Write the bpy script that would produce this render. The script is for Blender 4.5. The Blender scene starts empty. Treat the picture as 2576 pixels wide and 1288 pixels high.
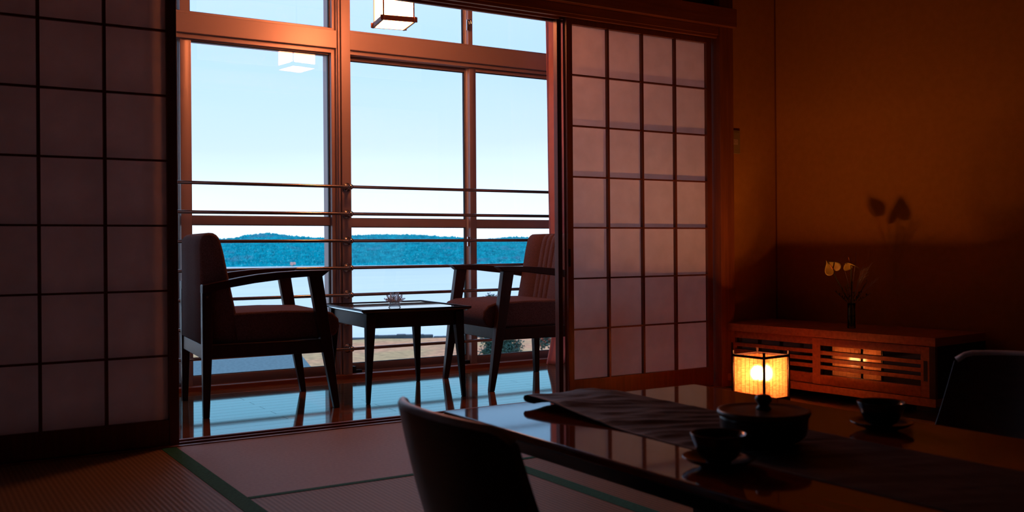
import bpy, math, random
from math import sin, cos, pi, radians, sqrt, atan2
from mathutils import Vector, Matrix, noise
random.seed(7)
sc = bpy.context.scene
COL = sc.collection

# ------------------------------------------------------------------ camera
F_PX, W_PX = 2471.0, 2576.0
cam_d = bpy.data.cameras.new('camera')
cam = bpy.data.objects.new('camera', cam_d); COL.objects.link(cam)
cam_d.sensor_width = 36.0; cam_d.sensor_fit = 'HORIZONTAL'
cam_d.lens = 36.0 * F_PX / W_PX
cam_d.shift_y = -24.3 / W_PX
YAW, ROLL = radians(32.0), 0.0075
cam.matrix_world = (Matrix.Translation((0, 0, 0.70)) @ Matrix.Rotation(-YAW, 4, 'Z')
                    @ Matrix.Rotation(radians(90), 4, 'X') @ Matrix.Rotation(-ROLL, 4, 'Z'))
cam_d.clip_end = 4000; cam_d.clip_start = 0.05
cam_d.dof.use_dof = True; cam_d.dof.focus_distance = 5.6; cam_d.dof.aperture_fstop = 5.6
sc.camera = cam

# ------------------------------------------------------------------ view + cycles
sc.view_settings.view_transform = 'Standard'; sc.view_settings.look = 'None'
sc.view_settings.gamma = 1.0; sc.view_settings.use_curve_mapping = False
sc.view_settings.exposure = 0.0
sc.render.engine = 'CYCLES'
cy = sc.cycles
cy.use_denoising = True
cy.max_bounces = 12; cy.diffuse_bounces = 5; cy.glossy_bounces = 5; cy.transparent_max_bounces = 24
cy.transmission_bounces = 8; cy.sample_clamp_indirect = 6.0; cy.caustics_refractive = False

# ------------------------------------------------------------------ sky
wd = bpy.data.worlds.new('sky'); sc.world = wd; wd.use_nodes = True
nt = wd.node_tree; nt.nodes.clear()
out = nt.nodes.new('ShaderNodeOutputWorld'); bg = nt.nodes.new('ShaderNodeBackground')
tc = nt.nodes.new('ShaderNodeTexCoord'); sep = nt.nodes.new('ShaderNodeSeparateXYZ')
ramp = nt.nodes.new('ShaderNodeValToRGB')
nz = nt.nodes.new('ShaderNodeTexNoise'); nz.inputs['Scale'].default_value = 2.2; nz.inputs['Detail'].default_value = 3
mp = nt.nodes.new('ShaderNodeMapping'); mp.inputs['Scale'].default_value = (1, 1, 7)
ma = nt.nodes.new('ShaderNodeMath'); ma.operation = 'MULTIPLY_ADD'
ma.inputs[1].default_value = 0.05
mb_ = nt.nodes.new('ShaderNodeMath'); mb_.operation = 'ADD'; mb_.inputs[1].default_value = -0.025
nt.links.new(tc.outputs['Generated'], sep.inputs[0]); nt.links.new(tc.outputs['Generated'], mp.inputs[0])
nt.links.new(mp.outputs[0], nz.inputs['Vector'])
nt.links.new(nz.outputs[0], ma.inputs[0]); nt.links.new(sep.outputs['Z'], ma.inputs[2])
nt.links.new(ma.outputs[0], mb_.inputs[0]); nt.links.new(mb_.outputs[0], ramp.inputs[0])
nt.links.new(ramp.outputs[0], bg.inputs[0]); nt.links.new(bg.outputs[0], out.inputs[0])
SKY = [(0.0, (1.20, 1.42, 1.60)), (.050, (1.02, 1.25, 1.50)), (.100, (.76, 1.0, 1.42)), (.19, (.60, .92, 1.40)),
       (.32, (.70, .98, 1.50)), (1.0, (.85, 1.10, 1.55))]
cr = ramp.color_ramp
cr.elements[0].position = 0.0; cr.elements[0].color = SKY[0][1] + (1,)
cr.elements[1].position = 1.0; cr.elements[1].color = SKY[-1][1] + (1,)
for p, c in SKY[1:-1]:
    e = cr.elements.new(p); e.color = c + (1,)
bg.inputs[1].default_value = 1.0

# daylight portal: guides sky sampling through the window opening
pd = bpy.data.lights.new('window_portal', 'AREA'); pd.shape = 'RECTANGLE'; pd.size = 3.5; pd.size_y = 2.25
pd.cycles.is_portal = True
po = bpy.data.objects.new('window_portal', pd); COL.objects.link(po)
po.location = (2.0, 5.10, 1.15); po.rotation_euler = (radians(-90), 0, 0)

# ------------------------------------------------------------------ materials
def new_mat(name):
    m = bpy.data.materials.new(name); m.use_nodes = True
    return m, m.node_tree, m.node_tree.nodes['Principled BSDF']

def vary(nt, c1, c2, scale=(1, 1, 1), nscale=5.0, detail=3.0, lo=.35, hi=.65, kind='noise', obj=True):
    tc = nt.nodes.new('ShaderNodeTexCoord'); mp = nt.nodes.new('ShaderNodeMapping')
    mp.inputs['Scale'].default_value = scale
    nt.links.new(tc.outputs['Object'], mp.inputs[0])
    if kind == 'voronoi':
        n = nt.nodes.new('ShaderNodeTexVoronoi'); n.inputs['Scale'].default_value = nscale
    else:
        n = nt.nodes.new('ShaderNodeTexNoise'); n.inputs['Scale'].default_value = nscale; n.inputs['Detail'].default_value = detail
    nt.links.new(mp.outputs[0], n.inputs['Vector'])
    r = nt.nodes.new('ShaderNodeValToRGB')
    r.color_ramp.elements[0].position = lo; r.color_ramp.elements[0].color = (*c1, 1)
    r.color_ramp.elements[1].position = hi; r.color_ramp.elements[1].color = (*c2, 1)
    nt.links.new(n.outputs[0], r.inputs[0])
    return r.outputs[0], n.outputs[0], mp

def bumpy(nt, bsdf, h, strength=.2, dist=.002):
    b = nt.nodes.new('ShaderNodeBump'); b.inputs['Strength'].default_value = strength; b.inputs['Distance'].default_value = dist
    nt.links.new(h, b.inputs['Height']); nt.links.new(b.outputs[0], bsdf.inputs['Normal'])

def simple(name, c, rough=.5, metal=0., spec=.5, c2=None, scale=(1, 1, 1), nscale=8., bump=0., bdist=.001, lo=.35, hi=.65, coat=0.):
    m, nt, b = new_mat(name)
    c2 = c2 or tuple(x * .8 for x in c)
    col, h, _ = vary(nt, c2, c, scale, nscale, lo=lo, hi=hi)
    nt.links.new(col, b.inputs['Base Color'])
    b.inputs['Roughness'].default_value = rough; b.inputs['Metallic'].default_value = metal
    b.inputs['Specular IOR Level'].default_value = spec
    b.inputs['Coat Weight'].default_value = coat; b.inputs['Coat Roughness'].default_value = .06
    if bump: bumpy(nt, b, h, bump, bdist)
    return m

def wood(name, c, c2, axis='x', rough=.4, spec=.5, coat=0., gs=60.):
    s = {'x': (.06, 1, 1), 'y': (1, .06, 1), 'z': (1, 1, .06)}[axis]
    m, nt, b = new_mat(name)
    col, h, _ = vary(nt, c2, c, s, gs, detail=5, lo=.3, hi=.7)
    nt.links.new(col, b.inputs['Base Color'])
    b.inputs['Roughness'].default_value = rough; b.inputs['Specular IOR Level'].default_value = spec
    b.inputs['Coat Weight'].default_value = coat; b.inputs['Coat Roughness'].default_value = .05
    bumpy(nt, b, h, .12, .0006)
    return m

M = {}
M['trimx'] = wood('reddish_timber_x', (.30, .085, .030), (.20, .05, .018), 'x', .42)
M['trimz'] = wood('reddish_timber_z', (.30, .085, .030), (.20, .05, .018), 'z', .42)
M['shojiwood'] = wood('shoji_wood', (.20, .050, .020), (.13, .03, .012), 'z', .45)
M['darkwood'] = wood('espresso_wood', (.030, .012, .010), (.018, .007, .006), 'x', .42, .22)
M['chairwood'] = wood('chair_wood', (.045, .014, .011), (.028, .009, .008), 'z', .38, .28)
M['cabinet'] = wood('cabinet_cherry', (.64, .225, .062), (.42, .13, .034), 'y', .38, .5)
M['bent'] = wood('bentwood', (.085, .030, .022), (.055, .018, .014), 'y', .30, .5)
M['edgeband'] = simple('skylit_laminated_edge', (.62, .50, .48), .4, spec=.5, c2=(.52, .41, .39), nscale=60)  # laminated edge, paled so the colour carries the sky reflected along it
M['fabric'] = simple('brown_tweed', (.19, .115, .118), .95, spec=.15, c2=(.11, .064, .066), nscale=260., bump=.5, bdist=.0015)
M['wall'] = simple('ochre_plaster', (.50, .205, .030), .95, spec=.1, c2=(.46, .185, .026), nscale=35., bump=.25, bdist=.0015)
M['wallv'] = simple('veranda_plaster', (.40, .38, .39), .95, spec=.1, nscale=30., bump=.2)
M['ceil'] = simple('ceiling_board', (.22, .12, .07), .9, spec=.1, scale=(1, .1, 1), nscale=20)
M['alu'] = simple('bronze_aluminium', (.40, .32, .33), .42, metal=.25, c2=(.38, .30, .31), nscale=3.)
M['alu_skylit'] = simple('skylit_aluminium', (.80, .84, .85), .35, metal=.15, c2=(.76, .80, .81), nscale=3.)  # frame metal painted paler to carry the reflected sky
M['rubber'] = simple('black_gasket', (.012, .012, .014), .6)
M['steel'] = simple('steel_rod', (.55, .50, .48), .22, metal=1., nscale=4.)
M['chrome'] = simple('chrome', (.8, .8, .82), .12, metal=1., nscale=4.)
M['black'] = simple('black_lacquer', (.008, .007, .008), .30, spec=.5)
M['ceramic'] = simple('dark_glaze', (.016, .019, .024), .16, spec=.6, nscale=30)
M['ceramic_in'] = simple('pale_glaze', (.10, .11, .12), .25, spec=.5, nscale=30)
M['tea'] = simple('green_tea', (.03, .025, .01), .05, spec=.5)
M['boxlid'] = simple('lidded_box_lacquer', (.11, .05, .02), .34, spec=.5, nscale=12)
M['runner'] = simple('brown_runner_cloth', (.052, .027, .026), .55, spec=.45, c2=(.026, .012, .012), scale=(1, .35, 1), nscale=30., bump=.5, bdist=.003)
M['border'] = simple('green_tatami_border', (.028, .24, .16), .8, spec=.2, c2=(.018, .17, .115), nscale=120., bump=.3)
M['stem'] = simple('green_stem', (.05, .09, .025), .5)
M['leaf'] = simple('dark_foliage', (.018, .045, .018), .6)
M['spathe'] = simple('yellow_spathe', (.62, .42, .08), .35, spec=.5, c2=(.5, .28, .06), nscale=18)
M['spadix'] = simple('orange_spadix', (.70, .22, .05), .5)
M['dried'] = simple('dried_grass', (.42, .30, .26), .8)
M['switch'] = simple('switch_plate', (.34, .22, .08), .5)
M['swlabel'] = simple('switch_label', (.62, .42, .34), .5)
M['bush'] = simple('garden_leaves', (.035, .125, .095), .7, c2=(.015, .07, .06), nscale=3.)
M['berry'] = simple('red_leaves', (.40, .10, .05), .7)
M['bark'] = simple('bark', (.06, .045, .04), .9)
M['roof'] = simple('blue_grey_roof', (.14, .24, .27), .9, spec=.2, c2=(.095, .17, .20), nscale=9., bump=.3)
M['stone'] = simple('breakwater_stone', (.05, .08, .10), .9, nscale=1.)
M['blossom'] = simple('pale_blossom', (.75, .45, .40), .9, nscale=2.)
M['concrete'] = simple('outer_wall', (.30, .30, .31), .9)

# paper: thin, lets light through
def paper(name, c, trans=.5, tcol=None, fibre=0.):
    m = bpy.data.materials.new(name); m.use_nodes = True; nt = m.node_tree; nt.nodes.clear()
    o = nt.nodes.new('ShaderNodeOutputMaterial'); d = nt.nodes.new('ShaderNodeBsdfDiffuse'); t = nt.nodes.new('ShaderNodeBsdfTranslucent')
    mx = nt.nodes.new('ShaderNodeMixShader'); mx.inputs[0].default_value = trans
    col, h, mp = vary(nt, tuple(x * .93 for x in c), c, (1, 1, 1), 14., 4)
    nt.links.new(col, d.inputs[0])
    if tcol:
        col2, h, mp = vary(nt, tuple(x * .9 for x in tcol), tcol, (1, 1, 1), 14., 4)
        nt.links.new(col2, t.inputs[0])
    else: nt.links.new(col, t.inputs[0])
    nt.links.new(d.outputs[0], mx.inputs[1]); nt.links.new(t.outputs[0], mx.inputs[2]); nt.links.new(mx.outputs[0], o.inputs[0])
    return m
M['paper'] = paper('shoji_paper', (.97, .885, .87), .53)
M['curtain'] = paper('rose_curtain', (.95, .60, .58), .55)

# clear window glass: fresnel mix of straight-through and mirror
def glass(name, tint=(1, 1, 1), ior=1.45, rough=0.0):
    m = bpy.data.materials.new(name); m.use_nodes = True; nt = m.node_tree; nt.nodes.clear()
    o = nt.nodes.new('ShaderNodeOutputMaterial'); tr = nt.nodes.new('ShaderNodeBsdfTransparent'); g = nt.nodes.new('ShaderNodeBsdfGlossy')
    g.inputs['Roughness'].default_value = rough
    fr = nt.nodes.new('ShaderNodeFresnel'); fr.inputs[0].default_value = ior
    mx = nt.nodes.new('ShaderNodeMixShader')
    tr.inputs[0].default_value = (*tint, 1)
    nt.links.new(fr.outputs[0], mx.inputs[0]); nt.links.new(tr.outputs[0], mx.inputs[1]); nt.links.new(g.outputs[0], mx.inputs[2])
    nt.links.new(mx.outputs[0], o.inputs[0])
    return m
M['glass'] = glass('window_glass')
M['vaseglass'] = glass('vase_glass', (.78, .92, .82), 1.35)
M['cabglass'] = simple('smoked_glass', (.004, .004, .004), .03, spec=1.0)
m, nt, b = new_mat('crystal'); b.inputs['Transmission Weight'].default_value = 1.; b.inputs['Roughness'].default_value = .02
b.inputs['IOR'].default_value = 1.5
col, h, _ = vary(nt, (.86, .94, .98), (.95, .99, 1.), nscale=9.); nt.links.new(col, b.inputs['Base Color']); M['crystal'] = glass('crystal', (.985, .995, 1.), 1.20)
_n = M['crystal'].node_tree; _o = [n for n in _n.nodes if n.type == 'OUTPUT_MATERIAL'][0]; _src = _o.inputs[0].links[0].from_socket
_t = _n.nodes.new('ShaderNodeBsdfTranslucent'); _t.inputs[0].default_value = (.85, .93, 1., 1); _m = _n.nodes.new('ShaderNodeMixShader'); _m.inputs[0].default_value = .16
_n.links.new(_src, _m.inputs[1]); _n.links.new(_t.outputs[0], _m.inputs[2]); _n.links.new(_m.outputs[0], _o.inputs[0])

# lacquered surfaces (diffuse wood under a mirror-like varnish)
def lacquer(name, c, c2, axis, ior, rough, tint, groove=None, gs=40.):
    m = bpy.data.materials.new(name); m.use_nodes = True; nt = m.node_tree; nt.nodes.clear()
    o = nt.nodes.new('ShaderNodeOutputMaterial'); d = nt.nodes.new('ShaderNodeBsdfDiffuse'); g = nt.nodes.new('ShaderNodeBsdfGlossy')
    g.inputs['Roughness'].default_value = rough; g.inputs[0].default_value = (*tint, 1)
    fr = nt.nodes.new('ShaderNodeFresnel'); fr.inputs[0].default_value = ior
    mx = nt.nodes.new('ShaderNodeMixShader')
    s = {'x': (.06, 1, 1), 'y': (1, .06, 1)}[axis]
    col, h, _ = vary(nt, c2, c, s, gs, 5, .3, .7)
    csock = col
    if groove:
        pitch, length, dark = groove
        tc = nt.nodes.new('ShaderNodeTexCoord'); br = nt.nodes.new('ShaderNodeTexBrick')
        mp = nt.nodes.new('ShaderNodeMapping'); nt.links.new(tc.outputs['Object'], mp.inputs[0]); nt.links.new(mp.outputs[0], br.inputs['Vector'])
        br.inputs['Scale'].default_value = 1.; br.inputs['Brick Width'].default_value = length; br.inputs['Row Height'].default_value = pitch
        br.inputs['Mortar Size'].default_value = .0016; br.inputs['Mortar Smooth'].default_value = .2
        br.inputs['Color1'].default_value = (1, 1, 1, 1); br.inputs['Color2'].default_value = (.72, .72, .72, 1); br.inputs['Mortar'].default_value = (.1, .1, .1, 1)
        mm = nt.nodes.new('ShaderNodeMixRGB'); mm.blend_type = 'MULTIPLY'; mm.inputs[0].default_value = 1.
        nt.links.new(col, mm.inputs[1]); nt.links.new(br.outputs['Color'], mm.inputs[2]); csock = mm.outputs[0]
        inv = nt.nodes.new('ShaderNodeMath'); inv.operation = 'SUBTRACT'; inv.inputs[0].default_value = 1.
        nt.links.new(br.outputs['Fac'], inv.inputs[1])
        mulf = nt.nodes.new('ShaderNodeMath'); mulf.operation = 'MULTIPLY'
        mrf = nt.nodes.new('ShaderNodeMapRange'); mrf.inputs[3].default_value = dark; mrf.inputs[4].default_value = 1.
        nt.links.new(inv.outputs[0], mrf.inputs[0]); nt.links.new(fr.outputs[0], mulf.inputs[0]); nt.links.new(mrf.outputs[0], mulf.inputs[1])
        nt.links.new(mulf.outputs[0], mx.inputs[0])
    else:
        nt.links.new(fr.outputs[0], mx.inputs[0])
    nt.links.new(csock, d.inputs[0]); nt.links.new(d.outputs[0], mx.inputs[1]); nt.links.new(g.outputs[0], mx.inputs[2]); nt.links.new(mx.outputs[0], o.inputs[0])
    b = nt.nodes.new('ShaderNodeBump'); b.inputs['Strength'].default_value = .05; b.inputs['Distance'].default_value = .0006
    nt.links.new(h, b.inputs['Height']); nt.links.new(b.outputs[0], g.inputs['Normal'])
    return m
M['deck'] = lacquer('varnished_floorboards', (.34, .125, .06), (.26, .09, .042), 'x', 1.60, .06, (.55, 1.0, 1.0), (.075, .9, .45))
M['tabletop'] = lacquer('red_lacquer_tabletop', (.30, .050, .014), (.20, .030, .009), 'y', 1.52, .05, (.70, .90, .96))
M['coffeetop'] = lacquer('espresso_tabletop', (.03, .012, .010), (.02, .008, .007), 'x', 1.6, .04, (.95, 1., 1.))

# tatami weave: fine ribs along one axis
def tatami(name, axis, c, c2):
    m, nt, b = new_mat(name)
    tc = nt.nodes.new('ShaderNodeTexCoord')
    w = nt.nodes.new('ShaderNodeTexWave'); w.wave_type = 'BANDS'; w.bands_direction = 'X' if axis == 'y' else 'Y'
    w.inputs['Scale'].default_value = 1. / (.0145 / .314 * 1.) / 1.0; w.inputs['Distortion'].default_value = .15
    nt.links.new(tc.outputs['Object'], w.inputs['Vector'])
    r = nt.nodes.new('ShaderNodeValToRGB'); r.color_ramp.elements[0].color = (*c2, 1); r.color_ramp.elements[1].color = (*c, 1)
    nt.links.new(w.outputs['Fac'], r.inputs[0])
    n = nt.nodes.new('ShaderNodeTexNoise'); n.inputs['Scale'].default_value = 90.
    nt.links.new(tc.outputs['Object'], n.inputs['Vector'])
    mm = nt.nodes.new('ShaderNodeMixRGB'); mm.blend_type = 'MULTIPLY'; mm.inputs[0].default_value = .35
    nt.links.new(r.outputs[0], mm.inputs[1]); nt.links.new(n.outputs[0], mm.inputs[2]); nt.links.new(mm.outputs[0], b.inputs['Base Color'])
    b.inputs['Roughness'].default_value = .55; b.inputs['Specular IOR Level'].default_value = .4
    bumpy(nt, b, w.outputs['Fac'], .5, .0012)
    return m
M['tatami_y'] = tatami('tatami_ribs_lengthwise', 'y', (.36, .235, .13), (.24, .15, .08))
M['tatami_x'] = tatami('tatami_ribs_crosswise', 'x', (.46, .37, .35), (.42, .335, .315))  # greyer than the lengthwise weave: sky sheen mixed into the colour

# outdoors
def ground_mat():
    m, nt, b = new_mat('autumn_meadow')
    col, h, _ = vary(nt, (.74, .38, .22), (.60, .41, .21), (1, 1, 1), .09, 5, .4, .62)
    col2, h2, _ = vary(nt, (.75, .75, .75), (1.2, 1.15, 1.1), (1, 1, 1), 1.2, 4, .35, .7)
    mm = nt.nodes.new('ShaderNodeMixRGB'); mm.blend_type = 'MULTIPLY'; mm.inputs[0].default_value = 1.
    nt.links.new(col, mm.inputs[1]); nt.links.new(col2, mm.inputs[2]); nt.links.new(mm.outputs[0], b.inputs['Base Color'])
    b.inputs['Roughness'].default_value = .95; b.inputs['Specular IOR Level'].default_value = .1
    return m
M['meadow'] = ground_mat()
def water_mat():
    m, nt, b = new_mat('lake_water')
    b.inputs['Base Color'].default_value = (.10, .30, .38, 1); b.inputs['Roughness'].default_value = .28; b.inputs['IOR'].default_value = 1.6
    col, h, _ = vary(nt, (.68, .78, .76), (.76, .84, .80), (.02, .12, 1), .5, 3)
    nt.links.new(col, b.inputs['Base Color'])
    _, h, mp = vary(nt, (0, 0, 0), (1, 1, 1), (.5, 2.5, 1), .6, 3)
    bumpy(nt, b, h, .04, .2)
    return m
M['water'] = water_mat()
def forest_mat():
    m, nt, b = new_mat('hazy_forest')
    col, h, _ = vary(nt, (.002, .22, .30), (.004, .42, .50), (1, 1, 1), .16, 5, .3, .7)  # distance haze is mixed into these teal crown colours
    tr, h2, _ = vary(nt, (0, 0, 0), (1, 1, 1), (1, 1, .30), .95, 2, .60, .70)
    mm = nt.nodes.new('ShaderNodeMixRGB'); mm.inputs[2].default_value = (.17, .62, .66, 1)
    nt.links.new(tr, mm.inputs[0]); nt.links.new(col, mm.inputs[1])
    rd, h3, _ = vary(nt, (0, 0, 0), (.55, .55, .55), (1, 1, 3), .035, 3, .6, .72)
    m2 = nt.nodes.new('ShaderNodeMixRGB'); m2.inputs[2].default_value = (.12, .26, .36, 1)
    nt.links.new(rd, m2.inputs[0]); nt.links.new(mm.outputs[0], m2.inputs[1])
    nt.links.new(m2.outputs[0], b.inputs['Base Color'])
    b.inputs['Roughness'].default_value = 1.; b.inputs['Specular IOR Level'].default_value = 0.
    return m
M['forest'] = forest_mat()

def emit(name, c, s):
    m = bpy.data.materials.new(name); m.use_nodes = True; nt = m.node_tree; nt.nodes.clear()
    o = nt.nodes.new('ShaderNodeOutputMaterial'); e = nt.nodes.new('ShaderNodeEmission')
    tc = nt.nodes.new('ShaderNodeTexCoord'); n = nt.nodes.new('ShaderNodeTexNoise'); n.inputs['Scale'].default_value = 30
    mr = nt.nodes.new('ShaderNodeMapRange'); mr.inputs[3].default_value = s * .95; mr.inputs[4].default_value = s * 1.05
    nt.links.new(tc.outputs['Object'], n.inputs['Vector']); nt.links.new(n.outputs[0], mr.inputs[0]); nt.links.new(mr.outputs[0], e.inputs[1])
    e.inputs[0].default_value = (*c, 1); nt.links.new(e.outputs[0], o.inputs[0])
    return m
M['pendant_glow'] = emit('lit_pendant_paper', (1., .265, .09), 47.)
M['bulb'] = emit('bulb', (1., .62, .30), 60.)

# lantern washi: translucent, vertical reed lines and horizontal fibres
def washi():
    m = bpy.data.materials.new('lantern_washi'); m.use_nodes = True; nt = m.node_tree; nt.nodes.clear()
    o = nt.nodes.new('ShaderNodeOutputMaterial'); t = nt.nodes.new('ShaderNodeBsdfTranslucent'); d = nt.nodes.new('ShaderNodeBsdfDiffuse')
    mx = nt.nodes.new('ShaderNodeMixShader'); mx.inputs[0].default_value = .66
    rf = nt.nodes.new('ShaderNodeBsdfRefraction'); rf.inputs['IOR'].default_value = 1.22; rf.inputs['Roughness'].default_value = .62; rf.inputs[0].default_value = (1, .72, .50, 1)
    m3 = nt.nodes.new('ShaderNodeMixShader'); m3.inputs[0].default_value = .34
    uv = nt.nodes.new('ShaderNodeUVMap'); sep = nt.nodes.new('ShaderNodeSeparateXYZ'); nt.links.new(uv.outputs[0], sep.inputs[0])
    # reeds: u runs 0..6 across a face
    fr = nt.nodes.new('ShaderNodeMath'); fr.operation = 'FRACT'; nt.links.new(sep.outputs['X'], fr.inputs[0])
    lt = nt.nodes.new('ShaderNodeMath'); lt.operation = 'LESS_THAN'; lt.inputs[1].default_value = .11; nt.links.new(fr.outputs[0], lt.inputs[0])
    mp = nt.nodes.new('ShaderNodeMapping'); mp.inputs['Scale'].default_value = (.9, 46, 1); nt.links.new(uv.outputs[0], mp.inputs[0])
    n = nt.nodes.new('ShaderNodeTexNoise'); n.inputs['Scale'].default_value = 1.; n.inputs['Detail'].default_value = 4
    n.inputs['Distortion'].default_value = .6
    nt.links.new(mp.outputs[0], n.inputs['Vector'])
    r = nt.nodes.new('ShaderNodeValToRGB')
    r.color_ramp.elements[0].position = .36; r.color_ramp.elements[0].color = (.22, .070, .026, 1)
    r.color_ramp.elements[1].position = .62; r.color_ramp.elements[1].color = (.52, .20, .09, 1)
    nt.links.new(n.outputs[0], r.inputs[0])
    mm = nt.nodes.new('ShaderNodeMixRGB'); mm.inputs[2].default_value = (.12, .032, .010, 1)
    nt.links.new(lt.outputs[0], mm.inputs[0]); nt.links.new(r.outputs[0], mm.inputs[1])
    nt.links.new(mm.outputs[0], t.inputs[0]); nt.links.new(mm.outputs[0], d.inputs[0])
    nt.links.new(d.outputs[0], mx.inputs[1]); nt.links.new(t.outputs[0], mx.inputs[2]); nt.links.new(mx.outputs[0], m3.inputs[1]); nt.links.new(rf.outputs[0], m3.inputs[2]); nt.links.new(m3.outputs[0], o.inputs[0])
    return m
M['washi'] = washi()

# ------------------------------------------------------------------ mesh helpers
class MB:
    def __init__(s): s.v = []; s.f = []; s.uv = {}
    def add(s, vs, fs):
        n = len(s.v); s.v += [tuple(v) for v in vs]; s.f += [tuple(i + n for i in f) for f in fs]
    def box(s, x0, x1, y0, y1, z0, z1, mat=None):
        vs = [(x, y, z) for z in (z0, z1) for x, y in ((x0, y0), (x1, y0), (x1, y1), (x0, y1))]
        if mat is not None: vs = [tuple(mat @ Vector(v)) for v in vs]
        s.add(vs, [(3, 2, 1, 0), (4, 5, 6, 7), (0, 1, 5, 4), (1, 2, 6, 5), (2, 3, 7, 6), (3, 0, 4, 7)]); return s
    def hexa(s, lo, hi):
        """lo, hi: four points each (ccw seen from above)"""
        s.add(list(lo) + list(hi), [(3, 2, 1, 0), (4, 5, 6, 7), (0, 1, 5, 4), (1, 2, 6, 5), (2, 3, 7, 6), (3, 0, 4, 7)]); return s
    def prism(s, prof, y0, y1, plane='xz'):
        n = len(prof)
        if plane == 'xz': a = [(p[0], y0, p[1]) for p in prof]; b = [(p[0], y1, p[1]) for p in prof]
        elif plane == 'xy': a = [(p[0], p[1], y0) for p in prof]; b = [(p[0], p[1], y1) for p in prof]
        else: a = [(y0, p[0], p[1]) for p in prof]; b = [(y1, p[0], p[1]) for p in prof]
        fs = [tuple(range(n)), tuple(range(2 * n - 1, n - 1, -1))] + [(i, n + i, n + (i + 1) % n, (i + 1) % n) for i in range(n)]
        s.add(a + b, fs); return s
    def tube(s, pts, r, n=8, cap=True):
        pts = [Vector(p) for p in pts]; k = len(pts); rs = r if isinstance(r, (list, tuple)) else [r] * k
        vs = []
        for i, p in enumerate(pts):
            t = (pts[min(i + 1, k - 1)] - pts[max(i - 1, 0)]).normalized()
            a = Vector((0, 0, 1)) if abs(t.z) < .9 else Vector((1, 0, 0))
            u = t.cross(a).normalized(); w = t.cross(u)
            for j in range(n):
                q = 2 * pi * j / n; vs.append(p + (u * cos(q) + w * sin(q)) * rs[i])
        fs = [(i * n + j, i * n + (j + 1) % n, (i + 1) * n + (j + 1) % n, (i + 1) * n + j) for i in range(k - 1) for j in range(n)]
        if cap: fs += [tuple(range(n - 1, -1, -1)), tuple((k - 1) * n + j for j in range(n))]
        s.add(vs, fs); return s
    def lathe(s, prof, c=(0, 0), n=32, closed=False):
        k = len(prof); vs = []
        for r, z in prof:
            for j in range(n):
                q = 2 * pi * j / n; vs.append((c[0] + max(r, 1e-5) * cos(q), c[1] + max(r, 1e-5) * sin(q), z))
        fs = [(i * n + j, i * n + (j + 1) % n, (i + 1) * n + (j + 1) % n, (i + 1) * n + j) for i in range(k - 1) for j in range(n)]
        if closed: fs += [((k - 1) * n + j, (k - 1) * n + (j + 1) % n, (j + 1) % n, j) for j in range(n)]
        s.add(vs, fs); return s
    def ball(s, c, r, n=10, sc=(1, 1, 1)):
        prof = []
        vs = []; k = n // 2 + 1
        for i in range(k):
            a = -pi / 2 + pi * i / (k - 1)
            for j in range(n):
                q = 2 * pi * j / n
                vs.append((c[0] + r * sc[0] * cos(a) * cos(q), c[1] + r * sc[1] * cos(a) * sin(q), c[2] + r * sc[2] * sin(a)))
        fs = [(i * n + j, i * n + (j + 1) % n, (i + 1) * n + (j + 1) % n, (i + 1) * n + j) for i in range(k - 1) for j in range(n)]
        s.add(vs, fs); return s
    def build(s, name, mat, parent=None, bevel=0., smooth=False, sub=0, seg=2):
        me = bpy.data.meshes.new(name); me.from_pydata(s.v, [], s.f)
        import bmesh
        bm = bmesh.new(); bm.from_mesh(me); bmesh.ops.remove_doubles(bm, verts=bm.verts, dist=1e-6)
        bmesh.ops.recalc_face_normals(bm, faces=bm.faces); bm.to_mesh(me); bm.free()
        me.materials.append(M[mat] if isinstance(mat, str) else mat)
        o = bpy.data.objects.new(name, me); COL.objects.link(o)
        if parent: o.parent = parent
        if smooth:
            for p in me.polygons: p.use_smooth = True
        if bevel:
            b = o.modifiers.new('b', 'BEVEL'); b.width = bevel; b.segments = seg; b.limit_method = 'ANGLE'; b.angle_limit = radians(40)
            if not smooth:
                for p in me.polygons: p.use_smooth = True
                w = o.modifiers.new('w', 'WEIGHTED_NORMAL')
        if sub:
            b = o.modifiers.new('s', 'SUBSURF'); b.levels = sub; b.render_levels = sub
        return o

def thing(name, label, cat, loc=(0, 0, 0), rz=0., group=None, kind=None):
    o = bpy.data.objects.new(name, None); COL.objects.link(o); o.location = loc; o.rotation_euler = (0, 0, rz)
    o.empty_display_size = .05
    return tag(o, label, cat, group, kind)
def tag(o, label=None, cat=None, group=None, kind=None):
    if label: o['label'] = label
    if cat: o['category'] = cat
    if group: o['group'] = group
    if kind: o['kind'] = kind
    return o
def struct(name, mb, mat, bevel=0.):
    o = mb.build(name, mat, None, bevel); o['kind'] = 'structure'; return o
def copy_tree(o, parent=None):
    c = o.copy(); COL.objects.link(c); c.parent = parent
    for ch in list(o.children): copy_tree(ch, c)
    return c

# ================================================================== THE SETTING
YS = 3.64            # shoji line
YW = 5.00            # window line
struct('floor', MB().box(-1.6, 4.6, -2.0, 3.57, -.16, -.056), 'concrete')
struct('floor_veranda', MB().box(.20, 3.90, 3.705, 4.93, -.10, 0), 'deck')
# sill between room and veranda, with its sliding grooves
sb = MB().box(-1.6, 3.44, 3.572, 3.704, -.16, -.006)
for y0, y1 in ((3.572, 3.592), (3.632, 3.645), (3.685, 3.704)): sb.box(-1.6, 3.44, y0, y1, -.006, .003)
struct('trim_1', sb, 'trimx', .001)
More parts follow.
